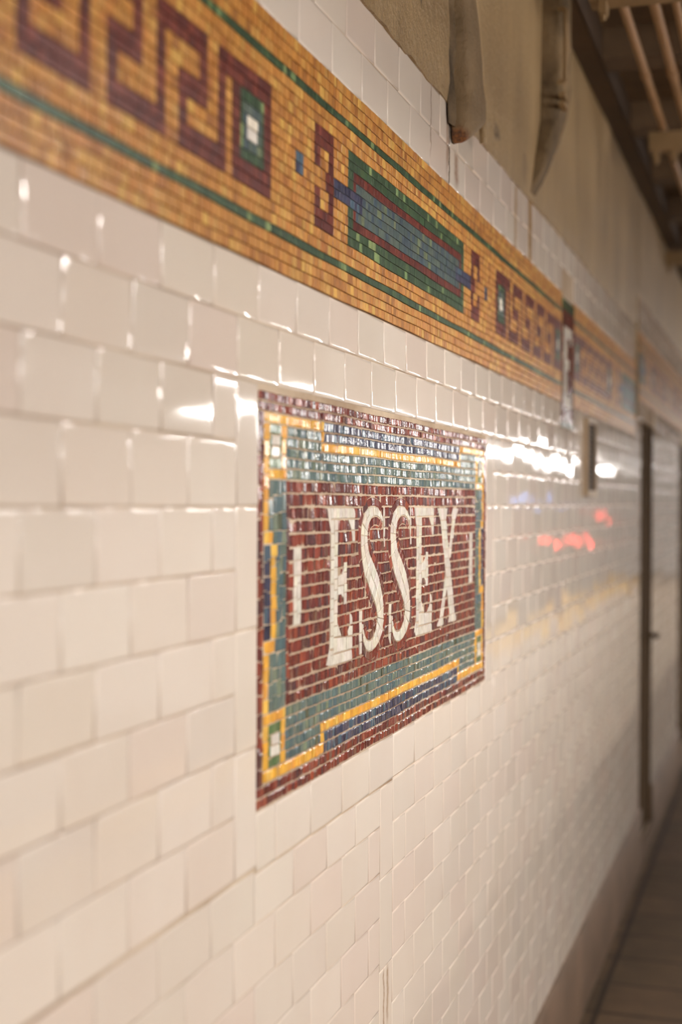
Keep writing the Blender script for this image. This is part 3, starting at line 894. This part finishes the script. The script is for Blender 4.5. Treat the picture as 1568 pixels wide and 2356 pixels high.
# casings that run down the plaster
def casing(name, label, zs, cx, hw, dep, mat, nx=22, rough=0.0, expo=2.6, shear=0.0, zs_=(2.41, 2.62), x_ref=0.0):
    """half-round upright casing; zs heights, cx/hw/dep functions of z"""
    mb = MB(); vs = []; fs = []
    for z_ in zs:
        for i in range(nx+1):
            t = -1+2*i/nx
            d = (1-abs(t)**expo)**(1/expo)
            x = cx(z_)+hw(z_)*t
            y = -0.004-dep(z_)*d
            n_ = rough*hn(x*6, z_*7)*(0.3+0.7*d)
            vs.append((x, y-n_, z_+shear*(x-x_ref)*max(0.0, 1-(z_-zs_[0])/(zs_[1]-zs_[0]))))
    m_ = len(zs)
    for j in range(m_-1):
        for i in range(nx):
            a = j*(nx+1)+i; fs.append((a, a+1, a+nx+2, a+nx+1))
    mb.add(vs, fs, (1, 1, 1), True)
    r0 = list(range(nx+1)); mb.add([vs[i] for i in r0]+[(vs[0][0], 0.004, vs[0][2]), (vs[nx][0], 0.004, vs[nx][2])], [tuple(reversed(r0))+(nx+1, nx+2)], (1, 1, 1))
    return mb
def smooth(a, b, t):
    t = max(0, min(1, (t-a)/(b-a))); return t*t*(3-2*t)
zs1 = [2.4195+0.0025*i for i in range(14)]+[2.457+0.02*i for i in range(34)]
end1 = lambda z_: math.sqrt(max(0.0, 1-(1-min(1, (z_-2.417)/0.030))**2))
mb1 = casing('c', '', zs1, lambda z_: 2.872-0.042*smooth(2.40, 2.95, z_)+0.012*(1-end1(z_)), lambda z_: (0.095-0.034*smooth(2.40, 2.95, z_))*(0.72+0.28*end1(z_)), lambda z_: (0.040-0.024*smooth(2.45, 3.0, z_))*(0.25+0.75*end1(z_)), M_CASING, rough=0.0012, expo=3.2, shear=0.50, x_ref=2.79)
root = empty('pipe_casing', (2.87, 0, 2.41), 'tan painted rounded casing with a rusty lower end, nearer of the two on the plaster', 'pipe casing')
o = mb1.build('shell', M_CASING, root)
bead = MB(); prev = None
pts = [(2.964-0.074*smooth(2.40, 2.95, z_), -0.010-0.020*(1-smooth(2.45, 3.0, z_)), z_) for z_ in [2.462+0.05*i for i in range(14)]]
for a, b in zip(pts, pts[1:]): bead.tube(a, b, 0.0085, 10)
o = bead.build('side_conduit', M_PLASTER, root); o['label'] = 'thin conduit along its far edge'
rg = MB(); vs = []; fs = []
zz = [2.452+0.02*i for i in range(34)]
for z_ in zz:
    for i in range(7):
        t = i/6
        x = 2.742+0.042*t+0.006*math.sin(z_*60+i); y = -0.005-0.010*math.sin(t*math.pi)*(0.6+0.4*math.sin(z_*47+i*1.1))
        vs.append((x, y, z_))
for j in range(len(zz)-1):
    for i in range(6):
        a = j*7+i; fs.append((a, a+1, a+8, a+7))
rg.add(vs, fs, (1, 1, 1), True)
o = rg.build('plaster_ridge', M_ROUGH, root); o['label'] = 'rough dirty plaster ridge down its near edge'

def interp(tab_, z_):
    for (a, u), (b, v) in zip(tab_, tab_[1:]):
        if z_ <= b: return u+(v-u)*max(0, (z_-a)/(b-a))
    return tab_[-1][1]
LX = [(2.515, 3.685), (2.63, 3.745), (2.73, 3.812), (2.83, 3.826), (3.12, 3.835)]
DP = [(2.515, 0.004), (2.60, 0.034), (2.70, 0.048), (2.80, 0.066), (3.12, 0.066)]
HWd = [(2.515, 0.03), (2.63, 0.055), (2.75, 0.075), (3.12, 0.085)]
zs2 = [2.515+0.0125*i for i in range(48)]
mb2 = casing('c', '', zs2, lambda z_: interp(LX, z_)+interp(HWd, z_), lambda z_: interp(HWd, z_), lambda z_: interp(DP, z_), M_ROUGH, nx=26, rough=0.0016, expo=3.2)
root2 = empty('pipe_casing', (3.75, 0, 2.51), 'dark streaked tapering casing farther along the plaster, with a thin rod beside it', 'pipe casing')
o = mb2.build('shell', M_ROUGH, root2)
rod = MB(); rod.tube((3.80, -0.076, 2.83), (3.80, -0.076, 3.02), 0.0065, 10); rod.tube((3.80, -0.076, 2.83), (3.80, -0.055, 2.826), 0.0065, 10); rod.tube((3.80, -0.076, 3.02), (3.80, -0.055, 3.024), 0.0065, 10)
o = rod.build('rod', M_STRUT, root2); o['label'] = 'thin upright rod held off the casing'
cl = MB()
for zc in (2.795, 2.770):
    cl.box((3.80, -0.074, zc-0.006), (3.86, -0.058, zc+0.006))
o = cl.build('clamp', M_STRUT, root2)

# ------------------------------------------------------------------ vent on the tiles
v0 = empty('wall_vent', (4.76, 0, 1.74), 'small dark louvred vent with tan frame on the tiles, left of the first dark door', 'vent')
fr = MB(); VX0, VX1, VZ0, VZ1, VY = 4.762, 5.000, 1.728, 1.990, -0.016
fr.box((VX0, VY, VZ0), (VX0+0.012, 0.002, VZ1)); fr.box((VX1-0.014, VY, VZ0), (VX1, 0.002, VZ1))
fr.box((VX0+0.012, VY, VZ0), (VX1-0.014, 0.002, VZ0+0.020)); fr.box((VX0+0.012, VY, VZ1-0.014), (VX1-0.014, 0.002, VZ1))
fr.build('frame', M_VENT, v0)
bk = MB(); bk.box((VX0+0.012, -0.004, VZ0+0.02), (VX1-0.014, 0.001, VZ1-0.014)); bk.build('backing', M_BLACK, v0)
for i in range(13):
    s = MB(); zc = VZ0+0.028+i*0.0172
    s.add([(VX0+.012, VY+.004, zc), (VX1-.014, VY+.004, zc), (VX1-.014, VY+.014, zc+.013), (VX0+.012, VY+.014, zc+.013),
           (VX0+.012, VY+.004, zc-.002), (VX1-.014, VY+.004, zc-.002), (VX1-.014, VY+.014, zc+.011), (VX0+.012, VY+.014, zc+.011)],
          [(0, 1, 2, 3), (7, 6, 5, 4), (4, 5, 1, 0), (5, 6, 2, 1), (6, 7, 3, 2), (7, 4, 0, 3)])
    s.build('slat', M_SLAT, v0)

# ------------------------------------------------------------------ doors
def door(n, x0, x1):
    d = empty('door_%d' % n, (x0, 0.09, 0.105), 'dark brown door recessed in the tiles, %s' % ('nearer doorway' if n == 1 else 'farther doorway'), None)
    d['kind'] = 'structure'
    m = MB(); m.box((x0+0.04, 0.008, 0.105), (x1-0.04, 0.048, 2.065)); dp = m.build('door_panel', M_DOOR, d)
    f = MB(); f.box((x0, -0.004, 0.105), (x0+0.04, 0.14, 2.105)); f.box((x1-0.04, 0.0, 0.105), (x1, 0.14, 2.105)); f.box((x0+0.04, 0.0, 2.065), (x1-0.04, 0.14, 2.105))
    f.build('door_frame', M_DOOR, d)
    h = MB(); h.tube((x1-0.10, 0.010, 1.05), (x1-0.10, -0.045, 1.05), 0.011, 10); h.tube((x1-0.10, -0.040, 1.05), (x1-0.21, -0.040, 1.05), 0.010, 10)
    h.build('door_handle', M_DOOR, dp)
    s = MB(); s.box((x0, -0.010, 0.0), (x1, 0.14, 0.104)); s.build('door_sill', M_BASE, d)
door(1, 6.737, 7.333); door(2, 9.212, 9.928)

# ------------------------------------------------------------------ base, floor, ceiling
b_ = MB()
for a, b in ((X0, 6.736), (7.334, 9.211), (9.929, X1)):
    n = 60; vs = []; fs = []
    for i in range(n+1):
        x = a+(b-a)*i/n
        w = 0.0016*math.sin(x*13)+0.001*math.sin(x*37)
        vs += [(x, -0.012+w*0.6, 0.0), (x, -0.012+w*0.6, 0.279+w), (x, -0.006, 0.285+w), (x, 0.004, 0.285+w)]
    for i in range(n):
        for k in range(3):
            fs.append((4*i+k, 4*i+4+k, 4*i+5+k, 4*i+1+k))
    b_.add(vs, fs, (1, 1, 1), True)
    b_.add([vs[0], vs[1], vs[2], vs[3], (a, 0.004, 0)], [(4, 3, 2, 1, 0)])
    b_.add([vs[-4], vs[-3], vs[-2], vs[-1], (b, 0.004, 0)], [(0, 1, 2, 3, 4)])
tag(b_.build('baseboard_left', M_BASE), 'brown concrete base along the foot of the tiles', kind='structure')
f_ = MB(); f_.box((-6.0, -0.52, -0.12), (36.0, 0.3, 0.0)); tag(f_.build('floor', M_FLOOR), 'dark brown tiled strip of platform floor along the wall', kind='structure')
f_ = MB(); f_.box((-6.0, -2.42, -0.12), (36.0, -0.52, 0.0)); tag(f_.build('floor_platform', M_CONC), 'pale concrete platform floor', kind='structure')
f_ = MB(); f_.box((-6.0, -3.02, -0.12), (36.0, -2.42, 0.004)); tag(f_.build('floor_edge', M_YSTRIP), 'yellow warning strip along the platform edge', kind='structure')
f_ = MB(); f_.box((-6.0, -8.0, -1.45), (36.0, -2.9, -1.30)); tag(f_.build('floor_track', M_CEIL), 'dark track bed', kind='structure')
c_ = MB(); c_.box((-6.0, -8.0, 3.36), (36.0, 0.3, 3.5)); tag(c_.build('ceiling', M_CEIL), 'dark brown painted ceiling', kind='structure')
gd = MB()
gd.box((-1.0, -0.072, 3.105), (14.0, 0.25, 3.125)); gd.box((-1.0, -0.02, 3.125), (14.0, 0.0, 3.36))
tag(gd.build('trim_1', M_GIRDER), 'dark steel girder along the top of the plaster', kind='structure')
for i in range(12):
    x = 3.10+0.95*i
    m = MB(); m.box((x, -4.0, 3.25), (x+0.16, -0.022, 3.36))
    tag(m.build('trim_%d' % (i+2), M_CEIL), 'ceiling cross beam', kind='structure')

for i, (y, r) in enumerate(((-0.206, 0.0135), (-0.290, 0.0160), (-0.348, 0.0120))):
    m = MB(); m.tube((1.5, y, 3.066+r), (13.0, y, 3.066+r), r, 16)
    for xj in (4.62, 7.1, 9.6):
        m.tube((xj, y, 3.066+r), (xj+0.05, y, 3.066+r), r*1.22, 16)
    o = m.build('ceiling_pipe', M_PIPE)
    tag(o, ('thin tan pipe under the ceiling, nearest the wall of the bundle', 'thickest tan pipe under the ceiling, middle of the bundle', 'thinnest tan pipe under the ceiling, outermost of the bundle')[i], 'pipe', 'tan pipes under the ceiling')
def strut(x, w, z0, z1, y1, lab, clips):
    r_ = empty('pipe_support', (x, y1, z0), lab, 'pipe support', 'cross bars carrying the pipes')
    m = MB(); m.box((x, -0.80, z0), (x+w, y1, z1)); br = m.build('bar', M_STRUT, r_)
    for yc in clips:
        c = MB(); c.box((x+w*0.2, yc-0.010, z0-0.030), (x+w*0.8, yc+0.010, z0)); c.tube((x+w*0.5, yc, z0-0.045), (x+w*0.5, yc, z0-0.028), 0.007, 10)
        c.build('clip', M_STRUT, br)
    h = MB(); h.tube((x+w/2, -0.42, z1), (x+w/2, -0.42, 3.37), 0.008, 8); h.build('hanger', M_STRUT, r_)
strut(3.70, 0.09, 3.006, 3.066, -0.148, 'nearest tan cross bar carrying the ceiling pipes', (-0.182,))
strut(5.32, 0.07, 3.000, 3.066, -0.155, 'tan cross bar with hanging clips, second from the camera under the pipes', (-0.180, -0.245))
strut(7.86, 0.07, 3.000, 3.066, -0.012, 'farthest tan cross bar, touching the top of the plaster', (-0.03,))

# ------------------------------------------------------------------ lamps
def lamp(x, y, z_, ln, mat, lab, group, r=0.019, n=2, skirt=0.0):
    e_ = empty('fluorescent_lamp', (x, y, z_), lab, 'lamp', group)
    h = MB(); h.box((x-ln/2-0.03, y-0.085, z_+0.030), (x+ln/2+0.03, y+0.085, z_+0.085)); hs = h.build('housing', M_HOUSE, e_)
    if skirt:  # added skirt, shaped to cut the lamp's light off the upper wall
        for sy in (-1, 1):
            k_ = MB(); k_.box((x-ln/2-0.03, y+sy*0.10-0.003, z_-skirt), (x+ln/2+0.03, y+sy*0.10+0.003, z_+0.085)); k_.build('light_cutoff_side', M_HOUSE, e_)
        for sx in (-1, 1):
            k_ = MB(); k_.box((x+sx*(ln/2+0.034)-0.003, y-0.10, z_-skirt), (x+sx*(ln/2+0.034)+0.003, y+0.10, z_+0.085)); k_.build('light_cutoff_end', M_HOUSE, e_)
    for k in range(n):
        yy = y+(k-(n-1)/2)*0.075
        t = MB(); t.tube((x-ln/2, yy, z_), (x+ln/2, yy, z_), r, 12)
        t.build('tube', mat, e_)
        for sx in (-1, 1):
            s = MB(); s.box((x+sx*ln/2-0.012, yy-0.014, z_-0.02), (x+sx*ln/2+0.012, yy+0.014, z_+0.032)); s.build('socket', M_HOUSE, hs)
    for sx in (-0.4, 0.4):
        st = MB(); st.tube((x+sx*ln, y, z_+0.085), (x+sx*ln, y, 3.38), 0.006, 8); st.build('stem', M_HOUSE, e_)
lamp(2.62, -1.25, 2.50, 0.6, M_KEY, 'added twin tube key lamp, out of view, brightening the wall round the name panel', None, skirt=0.022)  # added key lamp, kept out of view, for a bright pool round the panel
for i in range(6):
    x = -2.5+1.45*i
    lamp(x, -3.2, 2.46, 1.2, M_TUBE, 'tube lamp in the row along the platform edge, mirrored in the glossy tiles', 'lamps along the platform edge', 0.014, 1)
for i in range(4):  # added unseen rows that stretch the bright lines on the tile edges
    lamp(-2.4+1.9*i, -4.5, 2.74, 1.2, M_TUBE, 'added unseen twin tube lamp high over the track, for glints on the tile edges', 'added lamps high over the track', 0.014, 2)
    lamp(-1.6+1.9*i, -4.1, 2.18, 1.2, M_TUBE, 'added unseen twin tube lamp low over the track, for glints on the tile edges', 'added lamps low over the track', 0.014, 2)
for i in range(5):  # one more added row, only for highlights along the tile edges
    lamp(-2.2+1.6*i, -2.55, 2.66, 1.2, M_TUBE, 'added unseen tube lamp over the platform, for glints on the tile edges', 'added lamps over the platform', 0.013, 1)
for i in range(15):
    x = 9.6+1.55*i+R.uniform(-0.1, 0.1)
    lamp(x, -3.2, 2.46+R.uniform(-0.02, 0.02), 1.2, M_FAR, 'tube lamp in the row along the platform edge, mirrored in the glossy tiles', 'lamps along the platform edge', 0.022)
def signal(x, z_, mat, lab, group, r=0.045):
    e_ = empty('mirrored_lamp', (x, -3.3, -1.30), lab, 'signal lamp', group)
    p = MB(); p.tube((x, -3.36, -1.30), (x, -3.36, z_+0.12), 0.025, 10); p.build('post', M_HOUSE, e_)
    b = MB(); b.box((x-0.10, -3.38, z_-0.11), (x+0.10, -3.30, z_+0.11)); cs = b.build('case', M_HOUSE, e_)
    l = MB(); l.tube((x, -3.30, z_), (x, -3.27, z_), r, 18, (1, 1, 1), True); l.build('lens', mat, cs)
    hd = MB(); hd.box((x-0.085, -3.30, z_+0.075), (x+0.085, -3.22, z_+0.085)); hd.build('hood', M_HOUSE, cs)
for x, z_ in ((24.4, 1.00), (27.0, 0.99), (28.6, 1.01), (32.0, 1.42)):  # stand-ins for the lit red sign of an unseen train
    signal(x, z_, M_RED, 'red lamp standing in for an unseen train sign, mirrored in the tiles', 'red lamps standing in for a train sign')
for x, z_ in ((22.0, 1.72), (24.6, 1.62), (25.0, 1.70)):
    signal(x, z_, M_BLUE, 'blue signal lamp by the platform edge, mirrored in the tiles', 'blue signal lamps')

# ------------------------------------------------------------------ world, camera, look
w = bpy.data.worlds.new('station_air'); sc.world = w; w.use_nodes = True
bg = w.node_tree.nodes['Background']; bg.inputs['Color'].default_value = (1.0, 0.87, 0.77, 1); bg.inputs['Strength'].default_value = 0.36

EYE, PD = 1.702, 0.646
yaw, pitch, roll = math.radians(17.38042554), math.radians(-0.37687987), math.radians(0.3202103)
f = Vector((math.cos(yaw)*math.cos(pitch), math.sin(yaw)*math.cos(pitch), math.sin(pitch)))
r = Vector((math.sin(yaw), -math.cos(yaw), 0)); u = r.cross(f)
r2 = r*math.cos(roll)+u*math.sin(roll); u2 = u*math.cos(roll)-r*math.sin(roll)
cam = bpy.data.cameras.new('camera'); co = bpy.data.objects.new('camera', cam); C.objects.link(co)
co.matrix_world = Matrix(((r2.x, u2.x, -f.x, 0), (r2.y, u2.y, -f.y, -PD), (r2.z, u2.z, -f.z, EYE), (0, 0, 0, 1)))
cam.sensor_fit = 'VERTICAL'; cam.sensor_height = 36.0; cam.sensor_width = 24.0; cam.lens = 50.0
cam.clip_start = 0.05; cam.clip_end = 200
cam.dof.use_dof = True; cam.dof.focus_distance = 2.44; cam.dof.aperture_fstop = 2.3
sc.camera = co
sc.view_settings.view_transform = 'Standard'
sc.view_settings.look = 'None'
sc.view_settings.exposure = -0.36
sc.view_settings.gamma = 1.0
sc.view_settings.use_curve_mapping = False
sc.cycles.use_denoising = True
sc.cycles.use_adaptive_sampling = False
sc.cycles.max_bounces = 6
sc.cycles.sample_clamp_indirect = 6.0
